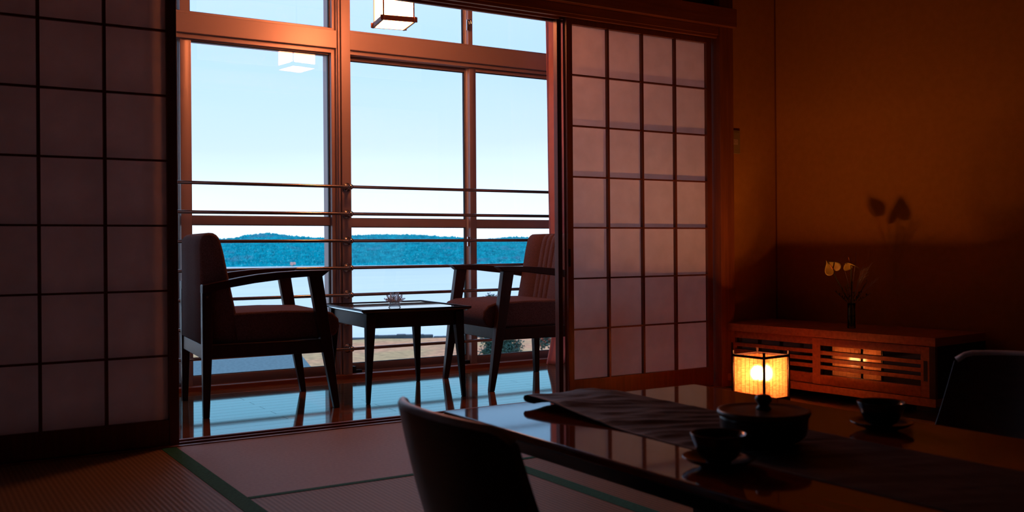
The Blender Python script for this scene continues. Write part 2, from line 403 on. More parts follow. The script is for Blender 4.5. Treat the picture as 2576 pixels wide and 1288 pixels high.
# lintel (kamoi) and the broader fascia above it (nageshi)
lb = MB().box(-1.6, 3.44, 3.565, 3.705, 1.735, 1.775).box(-1.6, 3.44, 3.575, 3.592, 1.722, 1.735).box(-1.6, 3.44, 3.632, 3.645, 1.722, 1.735).box(-1.6, 3.44, 3.685, 3.705, 1.722, 1.735)
struct('trim_2', lb, 'trimx', .0015)
struct('trim_3', MB().box(-1.6, 3.535, 3.535, 3.60, 1.776, 1.868), 'trimx', .003)
# post at the right end of the opening
struct('trim_4', MB().box(3.442, 3.532, 3.560, 3.72, -.05, 2.42), 'trimz', .003)
# transom above the fascia: dark frame with a paper light
tb = MB()
for x0, x1 in ((-1.6, -.2), (1.55, 1.62), (3.365, 3.44)): tb.box(x0, x1, 3.60, 3.66, 1.869, 2.42)
tb.box(-1.6, 3.44, 3.60, 3.66, 1.869, 1.905).box(-1.6, 3.44, 3.60, 3.66, 2.33, 2.42)
struct('trim_5', tb, 'black', .001)
pb = MB().box(-.2, 1.55, 3.632, 3.634, 1.90, 2.34).box(1.62, 3.27, 3.632, 3.634, 1.90, 2.34)
struct('trim_6', pb, 'paper')
struct('trim_7', MB().box(3.27, 3.365, 3.60, 3.66, 1.905, 2.33), 'black')
# plastered walls
struct('wall_front', MB().box(3.533, 3.95, YS, YS + .10, -.16, 2.50), 'wall')
A = Vector((3.474, 3.605, 0)); UR = radians(-90 + 5.26)      # cabinet / right wall direction
ux, uy = sin(radians(5.26)), -cos(radians(5.26))
wx, wy = cos(radians(5.26)), sin(radians(5.26))
Mw = Matrix(((ux, wx, 0, 3.912), (uy, wy, 0, 3.64), (0, 0, 1, 0), (0, 0, 0, 1)))
struct('wall_right', MB().box(0.0, 5.8, 0, .10, -.16, 2.50, Mw), 'wall')
struct('trim_8', MB().box(0.0, .006, -.006, 0.0, -.06, 2.42, Mw), 'trimz')
struct('wall_left', MB().box(-1.70, -1.60, -2.0, 3.70, -.16, 2.50), 'wall')
struct('wall_back', MB().box(-1.60, 4.5, -2.1, -2.0, -.16, 2.50), 'wall')
struct('ceiling', MB().box(-1.70, 4.6, -2.1, 3.70, 2.42, 2.50), 'ceil')
struct('ceiling_veranda', MB().box(.10, 3.90, 3.70, 5.12, 2.32, 2.50), 'wallv')
struct('wall_veranda_left', MB().box(.10, .20, 3.71, 5.12, -.16, 2.50), 'wallv')
struct('wall_veranda_right', MB().box(3.80, 3.90, 3.74, 5.12, -.16, 2.50), 'wallv')
# wooden skirting below the window
struct('baseboard_window', MB().box(.20, 3.80, 4.90, 4.955, -.05, .022), 'trimx', .003)
struct('wall_outer', MB().box(-3.0, 6.5, 5.16, 5.25, -13.2, -.14).box(-3.0, .10, 5.10, 5.25, -.14, 3.2).box(3.9, 6.5, 5.10, 5.25, -.14, 3.2).box(.1, 3.9, 5.12, 5.25, 2.32, 3.2).box(.10, 3.9, 4.93, 5.16, -.30, -.051), 'concrete')

# ---- shoji panels --------------------------------------------------
def shoji(n, x0, x1, yc, cols, rows_h=.2305, z0=.006, bottom=.088, flip=False, stile=.034, pull=None):
    """room-side lattice on yc-.015, paper behind it"""
    o = bpy.data.objects.new('door_%d' % n, None); COL.objects.link(o); o.location = ((x0 + x1) / 2, yc, z0); o['kind'] = 'structure'
    hw = (x1 - x0) / 2; top = 1.727 - z0
    f = MB().box(-hw, -hw + stile, -.015, .015, 0, top).box(hw - stile, hw, -.015, .015, 0, top)
    f.box(-hw + stile, hw - stile, -.014, .014, 0, bottom)
    ztop = bottom + 7 * rows_h - .007
    f.box(-hw + stile, hw - stile, -.014, .014, ztop, top)
    f.build('door_frame', 'shojiwood', o, .0015)
    l = MB(); xi, xe = -hw + stile, hw - stile
    for k in range(1, cols):
        x = xi + (xe - xi) * k / cols; l.box(x - .005, x + .005, -.014, .0035, bottom, ztop)
    for k in range(1, 7):
        z = bottom + k * rows_h - .0035; l.box(xi, xe, -.012, .0035, z - .0035, z + .0035)
    l.build('lattice', 'shojiwood', o)
    MB().box(xi, xe, .004, .0048, bottom, ztop).build('paper', 'paper', o)
    if pull is not None:
        MB().box(pull - .006, pull + .006, -.0162, -.0152, .60, .68).build('door_handle', 'black', o, .001)
    return o
shoji(1, -.05, .845, 3.612, 4)                       # left, front track
shoji(3, 2.553, 3.432, 3.625, 4, stile=.031, pull=-.4315)
struct('trim_12', MB().box(2.528, 2.551, 3.650, 3.680, .004, 1.727), 'shojiwood', .0015)
shoji(2, -.16, .83, 3.665, 4)
shoji(4, -1.2, -.10, 3.612, 4)

# ---- windows -------------------------------------------------------
def sash(par, x0, x1, yc, z0, z1, mid=None, w=.042, name='window_sash', bot=.06, topw=.022, lw=None, rw=None, deep=False):
    lw = w if lw is None else lw; rw = w if rw is None else rw
    f = MB().box(x0, x0 + lw, yc - .014, yc + .014, z0, z1).box(x1 - rw, x1, yc - .014, yc + .014, z0, z1)
    f.box(x0 + lw, x1 - rw, yc - .014, yc + .014, z0, z0 + bot).box(x0 + lw, x1 - rw, yc - .014, yc + .014, z1 - topw, z1)
    if mid: f.box(x0 + lw, x1 - rw, yc - .013, yc + .013, mid[0], mid[1])
    s = f.build(name, 'alu', par, .0015)
    if deep: MB().box(x0, x0 + .010, yc + .0145, yc + .066, z0, z1).build('interlock_strip', 'alu_skylit', s, .001)  # stile's deep side face, its sky reflection put into the pale colour
    g = MB().box(x0 + lw - .004, x1 - rw + .004, yc - .0025, yc + .0025, z0 + bot - .004, (mid[0] if mid else z1 - topw) + .004)
    if mid: g.box(x0 + lw - .004, x1 - rw + .004, yc - .0025, yc + .0025, mid[1] - .004, z1 - topw + .004)
    g.build('glass_pane', 'glass', s)
    # dark gaskets round the glass
    q = MB(); e = .003
    zs = [(z0 + bot, mid[0]), (mid[1], z1 - topw)] if mid else [(z0 + bot, z1 - topw)]
    for a, b in zs:
        q.box(x0 + lw, x0 + lw + e, yc - .008, yc + .008, a, b).box(x1 - rw - e, x1 - rw, yc - .008, yc + .008, a, b)
        q.box(x0 + lw, x1 - rw, yc - .008, yc + .008, a, a + e).box(x0 + lw, x1 - rw, yc - .008, yc + .008, b - e, b)
    q.build('gasket', 'rubber', s)
    return s
def window(n):
    o = bpy.data.objects.new('window_%d' % n, None); COL.objects.link(o); o['kind'] = 'structure'; o.location = (0, YW, 0); return o
MID = (.820, .864)
def yl(y): return y - YW
def wframe(par, x0, x1, z0, z1, t=.02):
    f = MB().box(x0, x1, -.03, .09, z0, z0 + t).box(x0, x1, -.03, .09, z1 - t, z1).box(x0, x0 + t, -.03, .09, z0 + t, z1 - t).box(x1 - t, x1, -.03, .09, z0 + t, z1 - t)
    # two raised sliding tracks in the bottom member
    f.box(x0 + t, x1 - t, .012, .018, z0 + t, z0 + t + .012).box(x0 + t, x1 - t, .052, .058, z0 + t, z0 + t + .012)
    return f.build('window_frame', 'alu', par, .001)
def latch(par, x, z, s=1.):
    m = MB().box(x - .010 * s, x + .010 * s, -.024, -.015, z - .035 * s, z + .035 * s)
    m.tube([(x, -.03, z - .01 * s), (x + .016 * s, -.034, z + .005 * s), (x + .012 * s, -.034, z + .03 * s), (x, -.032, z + .034 * s)], .005 * s, 6)
    m.build('latch', 'chrome', par, .001)
w1 = window(1)                                   # left bay, two sliding sashes
wframe(w1, .36, 1.992, -.005, 1.765)
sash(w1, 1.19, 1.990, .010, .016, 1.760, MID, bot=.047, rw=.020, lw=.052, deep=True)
sash(w1, .40, 1.187, .052, .016, 1.760, MID, bot=.047, rw=.006)
w2 = window(2)                                   # right bay
wframe(w2, 2.064, 3.70, -.005, 1.765, t=.018)
s2 = sash(w2, 2.066, 2.835, .052, .016, 1.748, (.813, .860), bot=.047, lw=.020, rw=.006)
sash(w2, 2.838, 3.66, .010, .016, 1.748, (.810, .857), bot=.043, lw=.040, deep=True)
latch(w2, 2.815, .73, .8)
MB().box(2.09, 2.14, -.028, .02, .012, .035).box(2.09, 2.105, -.03, .02, .035, .055).build('sash_roller', 'rubber', w2, .002)
MB().box(2.775, 2.815, -.028, .02, .012, .04).build('sash_roller', 'rubber', w2, .002)
w3 = window(3)                                   # transom lights over the left bay
wframe(w3, .36, 1.992, 1.862, 2.32, t=.015)
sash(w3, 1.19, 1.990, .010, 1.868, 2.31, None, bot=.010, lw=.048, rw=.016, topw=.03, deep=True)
sash(w3, .40, 1.187, .052, 1.868, 2.31, None, bot=.010, rw=.006)
w4 = window(4)                                   # transom lights over the right bay
wframe(w4, 2.064, 3.70, 1.862, 2.32, t=.012)
sash(w4, 2.066, 2.829, .052, 1.864, 2.31, None, bot=.006, lw=.006, rw=.006, topw=.03)
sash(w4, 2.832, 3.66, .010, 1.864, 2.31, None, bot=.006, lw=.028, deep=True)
latch(w4, 2.822, 1.99, .9)
# heavy aluminium transom bar and mullions
struct('trim_9', MB().box(.20, 1.995, 4.945, 5.09, 1.766, 1.861).box(2.060, 3.80, 4.945, 5.09, 1.766, 1.861), 'alu', .002)
mu = MB().box(1.998, 2.008, 4.935, 5.09, 0, 2.32).box(2.012, 2.064, 4.925, 5.09, 0, 2.32).box(1.992, 2.014, 4.95, 5.09, 0, 2.32)
struct('trim_10', mu, 'alu', .0015)
struct('trim_11', MB().box(.20, .36, 4.94, 5.09, 0, 2.32).box(3.70, 3.80, 4.94, 5.09, 0, 2.32), 'alu', .002)

# ================================================================== TATAMI
def mat_(name, label, x0, x1, y0, y1, ribs, borders, bw=.033, bb=.033):
    t = thing(name, label, 'tatami mat', ((x0 + x1) / 2, (y0 + y1) / 2, -.055), 0, 'tatami mats on the floor')
    hx, hy = (x1 - x0) / 2 - .0008, (y1 - y0) / 2 - .0008
    bx0 = bw if 'l' in borders else 0; bx1 = bw if 'r' in borders else 0
    by0 = bb if 'b' in borders else 0; by1 = bb if 't' in borders else 0
    MB().box(-hx + bx0, hx - bx1, -hy + by0, hy - by1, 0, .055).build('woven_surface', ribs, t)
    b = []
    if bx0: b.append((-hx, -hx + bx0, -hy, hy))
    if bx1: b.append((hx - bx1, hx, -hy, hy))
    if by0: b.append((-hx, hx, -hy, -hy + by0))
    if by1: b.append((-hx, hx, hy - by1, hy))
    for q in b: MB().box(*q, 0, .0562).build('cloth_border', 'border', t)
    return t
mat_('tatami_mat', 'tan ribbed tatami mat in front of the left shoji, green border on its right', -.05, .828, 1.80, 3.570, 'tatami_y', 'lr', .052)
mat_('tatami_mat', 'smooth greyish tatami mat lying crosswise along the veranda sill', .828, 2.585, 2.715, 3.570, 'tatami_x', 'b', .033, .022)
mat_('tatami_mat', 'ribbed tatami mat between the curved floor chair and the green border', .828, 1.690, .95, 2.715, 'tatami_y', 'r', .050)
mat_('tatami_mat', 'ribbed tatami mat partly hidden under the long low table, right of the green border', 1.690, 2.585, .95, 2.715, 'tatami_y', 'r')
mat_('tatami_mat', 'shaded tatami mat under the paper lantern beside the cabinet', 2.585, 3.44, 1.80, 3.570, 'tatami_y', 'l')
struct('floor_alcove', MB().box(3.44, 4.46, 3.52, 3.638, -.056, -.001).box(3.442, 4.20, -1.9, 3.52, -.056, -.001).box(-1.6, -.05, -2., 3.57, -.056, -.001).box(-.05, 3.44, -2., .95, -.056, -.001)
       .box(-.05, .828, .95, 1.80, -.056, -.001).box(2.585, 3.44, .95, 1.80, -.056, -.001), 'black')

# ================================================================== GUARD RAILS
def mk_rail(z, label):
    t = thing('guard_rail', label, 'guard rail', (2.0, 4.868, z), 0, 'steel guard rails across the window')
    MB().tube([(-1.79, 0, 0), (1.79, 0, 0)], .0085, 12).build('rod', 'steel', t, smooth=True)
    for x in (.034,):
        b = MB().tube([(x, 0, 0), (x, .056, 0)], .009, 10)
        b.lathe([(.0, -.006), (.022, -.006), (.022, 0), (.008, .003), (0, .003)], (0, 0), 16)
        b2 = MB()
        b2.tube([(x, 0, 0), (x, .05, 0)], .009, 10); b2.tube([(x, .048, -.0), (x, .0565, 0)], .024, 16)
        b2.build('wall_bracket', 'steel', t, smooth=True)
        MB().ball((x, -.004, 0), .0155, 12).build('ball_joint', 'chrome', t, smooth=True)
    for x in (-1.78, 1.78):
        MB().tube([(x, 0, 0), (x + (.02 if x > 0 else -.02), 0, 0)], .02, 12).build('end_flange', 'steel', t)
    return t
RL = ['topmost steel rail across the window', 'second steel rail from the top, just above the window mid bar',
      'third steel rail from the top, crossing the forested hill', 'fourth steel rail, in line with the far shore at armrest height',
      'fifth steel rail, crossing the lake just above the coffee table', 'sixth steel rail from the top, crossing the lake below the coffee table top', 'lowest steel rail, in front of the meadow']
for k in range(7): mk_rail(1.022 - .1432 * k, RL[k])

# ================================================================== PENDANT LAMP
def pendant():
    t = thing('pendant_lamp', 'lit square paper pendant lamp with wooden frame hanging before the window', 'lamp', (2.040, 4.328, 1.774), radians(-10))
    hs = .073; hy_ = .088; H = .245
    MB().box(-hs, hs, -hy_, hy_, .024, H - .02).build('lamp_shade', 'pendant_glow', t)
    MB().box(-hs + .004, hs - .004, -hy_ + .004, hy_ - .004, .0, .003).build('bottom_panel', 'pendant_glow', t)
    for z0 in (0., H - .024):
        for sx in (-1, 1):
            MB().box(sx * (hs + .005) - .0045, sx * (hs + .005) + .0045, -hy_ - .017, hy_ + .017, z0, z0 + .024).build('frame_bar', 'trimx', t, .001)
            MB().box(-hs - .017, hs + .017, sx * (hy_ + .005) - .0045, sx * (hy_ + .005) + .0045, z0, z0 + .024).build('frame_bar', 'trimx', t, .001)
    for sx in (-1, 1):
        for sy in (-1, 1):
            MB().box(sx * (hs + .001) - .003, sx * (hs + .001) + .003, sy * (hy_ + .001) - .003, sy * (hy_ + .001) + .003, .024, H - .024).build('corner_post', 'trimz', t)
    MB().tube([(0, 0, H - .02), (0, 0, 2.32 - 1.774)], .004, 8).build('cord', 'black', t)
    MB().lathe([(0, 2.29 - 1.774), (.045, 2.29 - 1.774), (.045, 2.32 - 1.774)], (0, 0), 20).build('ceiling_rose', 'trimx', t)
    return t
pendant()

# ================================================================== ARMCHAIRS
def armchair(label, loc, rz):
    t = thing('armchair', label, 'armchair', loc, rz, 'pair of armchairs on the veranda')
    W = .272
    for sy in (-1, 1):
        y0, y1 = (sy * W - .020, sy * W + .020)
        # rear leg (tapering toward the floor)
        MB().hexa([(-.290, y0 + .006, 0), (-.264, y0 + .006, 0), (-.264, y1 - .006, 0), (-.290, y1 - .006, 0)],
                  [(-.292, y0, .30), (-.252, y0, .30), (-.252, y1, .30), (-.292, y1, .30)]).hexa(
                  [(-.292, y0, .30), (-.252, y0, .30), (-.252, y1, .30), (-.292, y1, .30)],
                  [(-.292, y0, .552), (-.254, y0, .556), (-.254, y1, .556), (-.292, y1, .552)]).build('leg', 'chairwood', t, .003)
        # front leg, raked forward going down
        MB().hexa([(.264, y0 + .006, 0), (.290, y0 + .006, 0), (.290, y1 - .006, 0), (.264, y1 - .006, 0)],
                  [(.205, y0, .30), (.255, y0, .30), (.255, y1, .30), (.205, y1, .30)]).hexa(
                  [(.205, y0, .30), (.255, y0, .30), (.255, y1, .30), (.205, y1, .30)],
                  [(.155, y0, .58), (.214, y0, .58), (.214, y1, .58), (.155, y1, .58)]).build('leg', 'chairwood', t, .003)
        # armrest: shallow arc, pointed nose
        top = [(-.292, .550), (-.250, .558), (-.200, .567), (-.130, .580), (-.064, .590), (.02, .598), (.10, .602), (.180, .603), (.248, .603)]
        bot = [(.214, .577), (.15, .576), (.08, .572), (.01, .563), (-.08, .553), (-.186, .536), (-.250, .522), (-.292, .514)]
        MB().prism(top + bot, sy * W - .028, sy * W + .028).build('armrest', 'chairwood', t, .004)
    f = MB()
    for sy in (-1, 1): f.box(-.255, .225, sy * W - .014, sy * W + .012, .245, .302)
    f.box(-.285, -.262, -W + .018, W - .018, .240, .300).box(.205, .232, -W + .018, W - .018, .245, .302)
    f.build('seat_frame', 'chairwood', t, .003)
    # seat cushion with a rounded nose
    prof = [(-.17, .302), (.255, .302), (.290, .318), (.304, .35), (.300, .385), (.275, .412), (.23, .426), (.05, .431), (-.17, .428)]
    MB().prism(prof, -.248, .248).build('seat_cushion', 'fabric', t, .012, seg=3)
    # backrest: upholstered wedge, vertical rear, raked front, rounded top
    prof = [(-.292, .305), (-.292, .60), (-.293, .715), (-.290, .738), (-.282, .753), (-.270, .762), (-.254, .7665), (-.238, .765), (-.224, .757), (-.214, .745), (-.207, .728), (-.195, .68), (-.172, .56), (-.144, .42), (-.130, .34), (-.130, .305)]
    b = MB()
    # side bolsters + centre pleats
    rings = []
    edge = [-.248, -.244, -.236]
    yy = edge + [-.078, -.0735, -.069, -.029, -.0245, -.020, .020, .0245, .029, .069, .0735, .078] + [-e for e in reversed(edge)]
    for y in yy:
        inn = .012 if abs(y) > .247 else (.004 if abs(y) > .243 else 0.)
        pl = .009 if abs(abs(y) - .0735) < .001 or abs(abs(y) - .0245) < .001 else 0.
        r = []
        for i, (x, z) in enumerate(prof):
            nx = 1 if i >= 9 else (-1 if i <= 3 else (.6 if i == 8 else 0)); nzz = 1 if 4 <= i <= 8 else (.5 if i in (3, 9) else 0)
            px = -pl if i >= 8 else 0.; pz = -pl * .6 if 6 <= i <= 9 else 0.
            r.append((x - nx * inn + px, y, z - nzz * inn + pz))
        rings.append(r)
    n = len(prof); vs = [p for r in rings for p in r]
    fs = [tuple(range(n)), tuple((len(rings) - 1) * n + i for i in range(n - 1, -1, -1))]
    for k in range(len(rings) - 1):
        for i in range(n): fs.append((k * n + i, (k + 1) * n + i, (k + 1) * n + (i + 1) % n, k * n + (i + 1) % n))
    b.add(vs, fs); b.build('backrest', 'fabric', t, smooth=True)
    for sy in (-1, 1):
        MB().tube([(-.272, sy * (W + .019), .50), (-.272, sy * (W + .022), .50)], .005, 8).build('screw_cap', 'steel', t)
    return t
armchair('brown upholstered wooden armchair left of the coffee table, seen from behind', (1.373, 4.362, 0), radians(-4.8))
armchair('brown upholstered wooden armchair right of the coffee table, partly behind the right shoji', (2.722, 4.333, 0), radians(180 - 4.2))

# ================================================================== COFFEE TABLE
t = thing('coffee_table', 'small dark wooden side table between the two armchairs, tapered legs', 'table', (2.033, 4.330, 0), radians(-4.7))
# slightly dished square top with chamfered underside
MB().hexa([(-.245, -.285, .400), (.245, -.285, .400), (.245, .285, .400), (-.245, .285, .400)],
          [(-.268, -.308, .413), (.268, -.308, .413), (.268, .308, .413), (-.268, .308, .413)]).box(-.268, .268, -.308, .308, .413, .419).build('tabletop', 'coffeetop', t, .002)
rim = MB()
for s in (-1, 1):
    rim.box(s * .262 - .006, s * .262 + .006, -.308, .308, .419, .4225); rim.box(-.256, .256, s * .302 - .006, s * .302 + .006, .419, .4225)
rim.build('raised_rim', 'darkwood', t, .001)
ap = MB()
for s in (-1, 1):
    ap.box(s * .218 - .009, s * .218 + .009, -.262, .262, .335, .400); ap.box(-.227, .227, s * .265 - .009, s * .265 + .009, .335, .400)
ap.build('apron', 'darkwood', t, .002)
for sx in (-1, 1):
    for sy in (-1, 1):
        X, Y = sx * .218, sy * .268; fx, fy = sx * .234, sy * .285
        MB().hexa([(fx - .009, fy - .009, 0), (fx + .009, fy - .009, 0), (fx + .009, fy + .009, 0), (fx - .009, fy + .009, 0)],
                  [(X - .021, Y - .019, .34), (X + .021, Y - .019, .34), (X + .021, Y + .019, .34), (X - .021, Y + .019, .34)]).box(X - .021, X + .021, Y - .019, Y + .019, .34, .400).build('leg', 'darkwood', t, .003)

# lotus shaped crystal bowl
t = thing('crystal_bowl', 'clear crystal lotus flower bowl on the small side table', 'bowl', (2.002, 4.262, .4195))
body = MB().lathe([(0, 0), (.026, 0), (.030, .004), (.026, .012), (.022, .018), (.024, .026), (.0, .026)], (0, 0), 20)
body.build('bowl_base', 'crystal', t, smooth=True)
def petal(a, out, h, w, z0, r0, thick=.004):
    vs = []; n = 7
    for i in range(n):
        s = i / (n - 1); rr = r0 + out * (s ** .8) ; z = z0 + h * (s ** 1.15); ww = w * (sin(pi * min(1, .18 + .82 * s)) ** .7 if s < 1 else .02)
        ww = max(ww, .0006)
        for side, th in ((-1, 0), (0, -.003), (1, 0)):
            vs.append((rr + th, side * ww, z))
        for side, th in ((1, 0), (0, -.003), (-1, 0)):
            vs.append((rr + th - thick * .7, side * ww * .9, z + thick * .7))
    m = Matrix.Rotation(a, 3, 'Z'); vs = [tuple(m @ Vector(v)) for v in vs]; fs = []
    for i in range(n - 1):
        for j in range(6): fs.append((i * 6 + j, i * 6 + (j + 1) % 6, (i + 1) * 6 + (j + 1) % 6, (i + 1) * 6 + j))
    fs += [tuple(range(5, -1, -1)), tuple((n - 1) * 6 + j for j in range(6))]
    return vs, fs
for k in range(8):
    MB_ = MB(); MB_.add(*petal(k * pi / 4 + .2, .034, .020, .014, .016, .018)); MB_.build('outer_petal', 'crystal', t, smooth=True)
for k in range(8):
    MB_ = MB(); MB_.add(*petal(k * pi / 4 + .6, .024, .032, .013, .020, .016)); MB_.build('middle_petal', 'crystal', t, smooth=True)
for k in range(6):
    MB_ = MB(); MB_.add(*petal(k * pi / 3 + .4, .006, .040, .012, .022, .016)); MB_.build('inner_petal', 'crystal', t, smooth=True)

# ================================================================== CURTAIN
t = thing('curtain', 'rose coloured curtain gathered at the right end of the window', 'curtain', (3.40, 4.80, 0))
vs = []; nu, nv = 90, 26
for j in range(nv + 1):
    s = (j / nv) ** 1.35; z = .004 + 2.18 * s
    left = 3.238 + .040 * (sin(pi * min(1, s * 1.25)) ** .8 if s < .8 else .0) + (.012 if s > .8 else 0)
    L_ = [(0., 3.240), (.035, 3.262), (.075, 3.285), (.16, 3.284), (.45, 3.270), (.95, 3.246), (1.01, 3.246)]
    for (s0, l0), (s1, l1) in zip(L_, L_[1:]):
        if s0 <= s <= s1: left = l0 + (l1 - l0) * (s - s0) / (s1 - s0)
    right = 3.72
    for i in range(nu + 1):
        u = i / nu; x = left + (right - left) * u
        y = .026 * sin(u * 2 * pi * 8.5 + .6 * sin(3 * s)) + .008 * sin(u * 31 + s * 5)
        vs.append((x - 3.40, y, z))
fs = [(j * (nu + 1) + i, j * (nu + 1) + i + 1, (j + 1) * (nu + 1) + i + 1, (j + 1) * (nu + 1) + i) for j in range(nv) for i in range(nu)]
b = MB(); b.add(vs, fs); o = b.build('curtain_cloth', 'curtain', t, smooth=True)
so = o.modifiers.new('t', 'SOLIDIFY'); so.thickness = .0015
MB().box(-.30, .37, -.012, .012, 2.19, 2.215).build('curtain_track', 'alu', t)

# ================================================================== CABINET
RC = radians(-90 + 5.26)
t = thing('low_cabinet', 'long low cherry wood cabinet with two slatted sliding doors against the ochre wall', 'cabinet', (3.474, 3.605, 0), RC)
# local +x runs along the front toward the camera, local -y... the wall lies at +y after mirroring: use helper
def cb(m, u0, u1, d0, d1, z0, z1):      # u along the front, d depth into the wall
    return m.box(u0, u1, min(d0, d1), max(d0, d1), z0, z1)
# local y axis after rotation RC points to +x-ish of the room: (cos5, sin5)
L = 1.131; D = .405; YO = .0
b = MB(); cb(b, 0, L, 0, D, .277, .313); b.build('cabinet_top', 'cabinet', t, .002)
b = MB(); cb(b, 0, L, 0, D, .029, .063); b.build('bottom_board', 'cabinet', t, .002)
b = MB(); cb(b, L - .028, L, 0, D, .063, .277); b.build('side_panel', 'darkwood', t, .001)
b = MB(); cb(b, 0, .028, 0, D, .063, .277); b.build('side_panel', 'darkwood', t, .001)
b = MB(); cb(b, .028, L - .028, D - .012, D, .063, .277); b.build('back_panel', 'black', t)
b = MB(); cb(b, .0, .02, .004, .02, .063, .277); b.build('front_edge', 'cabinet', t)
b = MB(); cb(b, L - .026, L, .002, .012, .063, .277); b.build('front_edge', 'cabinet', t)
for u0 in (.02, L - .12):
    b = MB(); cb(b, u0, u0 + .10, .06, D - .04, 0, .029); b.build('foot', 'black', t)
def cdoor(u0, u1, dy, hs):
    d = MB(); s = .043; z0, z1 = .066, .274
    cb(d, u0, u0 + s, dy, dy + .018, z0, z1); cb(d, u1 - s, u1, dy, dy + .018, z0, z1)
    cb(d, u0 + s, u1 - s, dy, dy + .018, z0, .110); cb(d, u0 + s, u1 - s, dy, dy + .018, .2415, z1)
    o = d.build('sliding_door', 'cabinet', t, .001)
    for k in range(3):
        zc = .110 + (.1315) * (k + 1) / 4 + .0005
        q = MB(); cb(q, u0 + s, u1 - s, dy + .001, dy + .013, zc - .009, zc + .009); q.build('slat', 'cabinet', o, .0008)
    q = MB(); cb(q, u0 + s - .005, u1 - s + .005, dy + .0145, dy + .0165, .105, .246); q.build('glass_pane', 'cabglass', o)
    q = MB(); cx_ = (u1 - s / 2 if hs > 0 else u0 + s / 2)
    cb(q, cx_ - .009, cx_ + .009, dy - .0006, dy + .0004, .132, .216); q.build('door_handle', 'black', o, .0004)
cdoor(.028, .579, .026, -1)
cdoor(.536, 1.106, .005, 1)

# ---- vase and flowers ---------------------------------------------
VX, VY, VZ = 3.700, 2.992, .313
t = thing('glass_vase', 'slim green glass vase on the low cabinet holding the flowers', 'vase', (VX, VY, VZ))
MB().lathe([(0, 0), (.017, 0), (.018, .004), (.017, .05), (.016, .09), (.0185, .115), (.0165, .115), (.0145, .09), (.0155, .05), (.0155, .008), (0, .008)], (0, 0), 24).build('vase_body', 'vaseglass', t, smooth=True)
MB().lathe([(0, .009), (.0148, .009), (.0148, .06), (0, .06)], (0, 0), 20).build('water', glass('vase_water', (.8, .92, .82), 1.2), t, smooth=True)
def anthurium(label, tip, rot, size, fold):
    t = thing('anthurium_flower', label, 'flower', (VX, VY, VZ + .02), 0, 'anthurium flowers in the vase')
    tip = Vector(tip) - Vector((VX, VY, VZ + .02))
    pts = [Vector((0, 0, 0)), Vector((0, 0, .08)), Vector((tip.x * .35, tip.y * .35, tip.z * .55)), tip * .8 + Vector((0, 0, tip.z * .02)), tip]
    MB().tube(pts, .0017, 6).build('flower_stem', 'stem', t, smooth=True)
    # heart shaped spathe
    vs = []; n = 28; rings = 6
    for k in range(rings + 1):
        q = k / rings
        for j in range(n):
            a = 2 * pi * j / n
            hx = 16 * sin(a) ** 3 / 17; hy = (13 * cos(a) - 5 * cos(2 * a) - 2 * cos(3 * a) - cos(4 * a)) / 17
            x, y = hx * q * size, hy * q * size
            z = fold * (x * x + .3 * y * y) / size + .08 * size * sin(3 * a) * q * q
            vs.append((x, y - .1 * size, z))
    fs = [(k * n + j, k * n + (j + 1) % n, (k + 1) * n + (j + 1) % n, (k + 1) * n + j) for k in range(rings) for j in range(n)]
    m = rot.to_4x4(); vs = [tuple(tip + (m @ Vector(v))) for v in vs]
    b = MB(); b.add(vs, fs); o = b.build('spathe', 'spathe', t, smooth=True)
    so = o.modifiers.new('t', 'SOLIDIFY'); so.thickness = .0012
    p = [tuple(tip + (m @ Vector(v))) for v in ((0, .1 * size, .002), (0, -.1 * size, .35 * size), (0, -.45 * size, .75 * size))]
    MB().tube(p, [.0032, .003, .0016], 8).build('spadix', 'spadix', t, smooth=True)
# first one faces the camera, second seen edge-on
to_cam = Vector((-.74, -.62, .12)).normalized()
zax = to_cam; xax = Vector((0, 0, 1)).cross(zax).normalized(); yax = zax.cross(xax)
R1 = Matrix((xax, yax, zax)).transposed() @ Matrix.Rotation(radians(215), 3, 'Z')
anthurium('heart shaped yellow anthurium facing the room, left one in the vase', (3.655, 3.062, .588), R1, .042, .3)
z2 = Vector((.27, .22, .93)).normalized(); x2 = Vector((.56, -.83, 0)).cross(z2).normalized(); y2 = z2.cross(x2)
R2 = Matrix((x2, y2, z2)).transposed() @ Matrix.Rotation(radians(60), 3, 'Z')
anthurium('yellow anthurium seen edge-on, right one in the vase', (3.690, 2.985, .604), R2, .042, -.55)
# dark leafy sprigs and dried grass
t = thing('leafy_sprig', 'dark fine leafy greenery around the vase mouth', 'foliage', (VX, VY, VZ + .02))
rr = random.Random(3); b = MB(); c = MB()
for k in range(15):
    a = rr.uniform(0, 2 * pi); lean = rr.uniform(.015, .085); h = rr.uniform(.12, .19)
    e = Vector((cos(a) * lean, sin(a) * lean, h)); p = [Vector((0, 0, 0)), Vector((0, 0, .085)), e * .75 + Vector((0, 0, .02)), e]
    b.tube(p, .0009, 5)
    for q in range(12):
        s = .35 + .65 * q / 11; base = p[1].lerp(e, s); d = Vector((rr.uniform(-1, 1), rr.uniform(-1, 1), rr.uniform(-.1, 1))).normalized() * rr.uniform(.012, .024)
        w = Vector((-d.y, d.x, 0)).normalized() * .0022 if abs(d.z) < .99 * d.length else Vector((.002, 0, 0))
        c.add([base, base + d * .5 + w, base + d, base + d * .5 - w], [(0, 1, 2, 3)])
b.build('sprig_stems', 'stem', t); c.build('sprig_leaves', 'leaf', t)
t = thing('dried_grass', 'wispy dried grass spraying right out of the vase', 'dried grass', (VX, VY, VZ + .02))
rr = random.Random(5); b = MB()
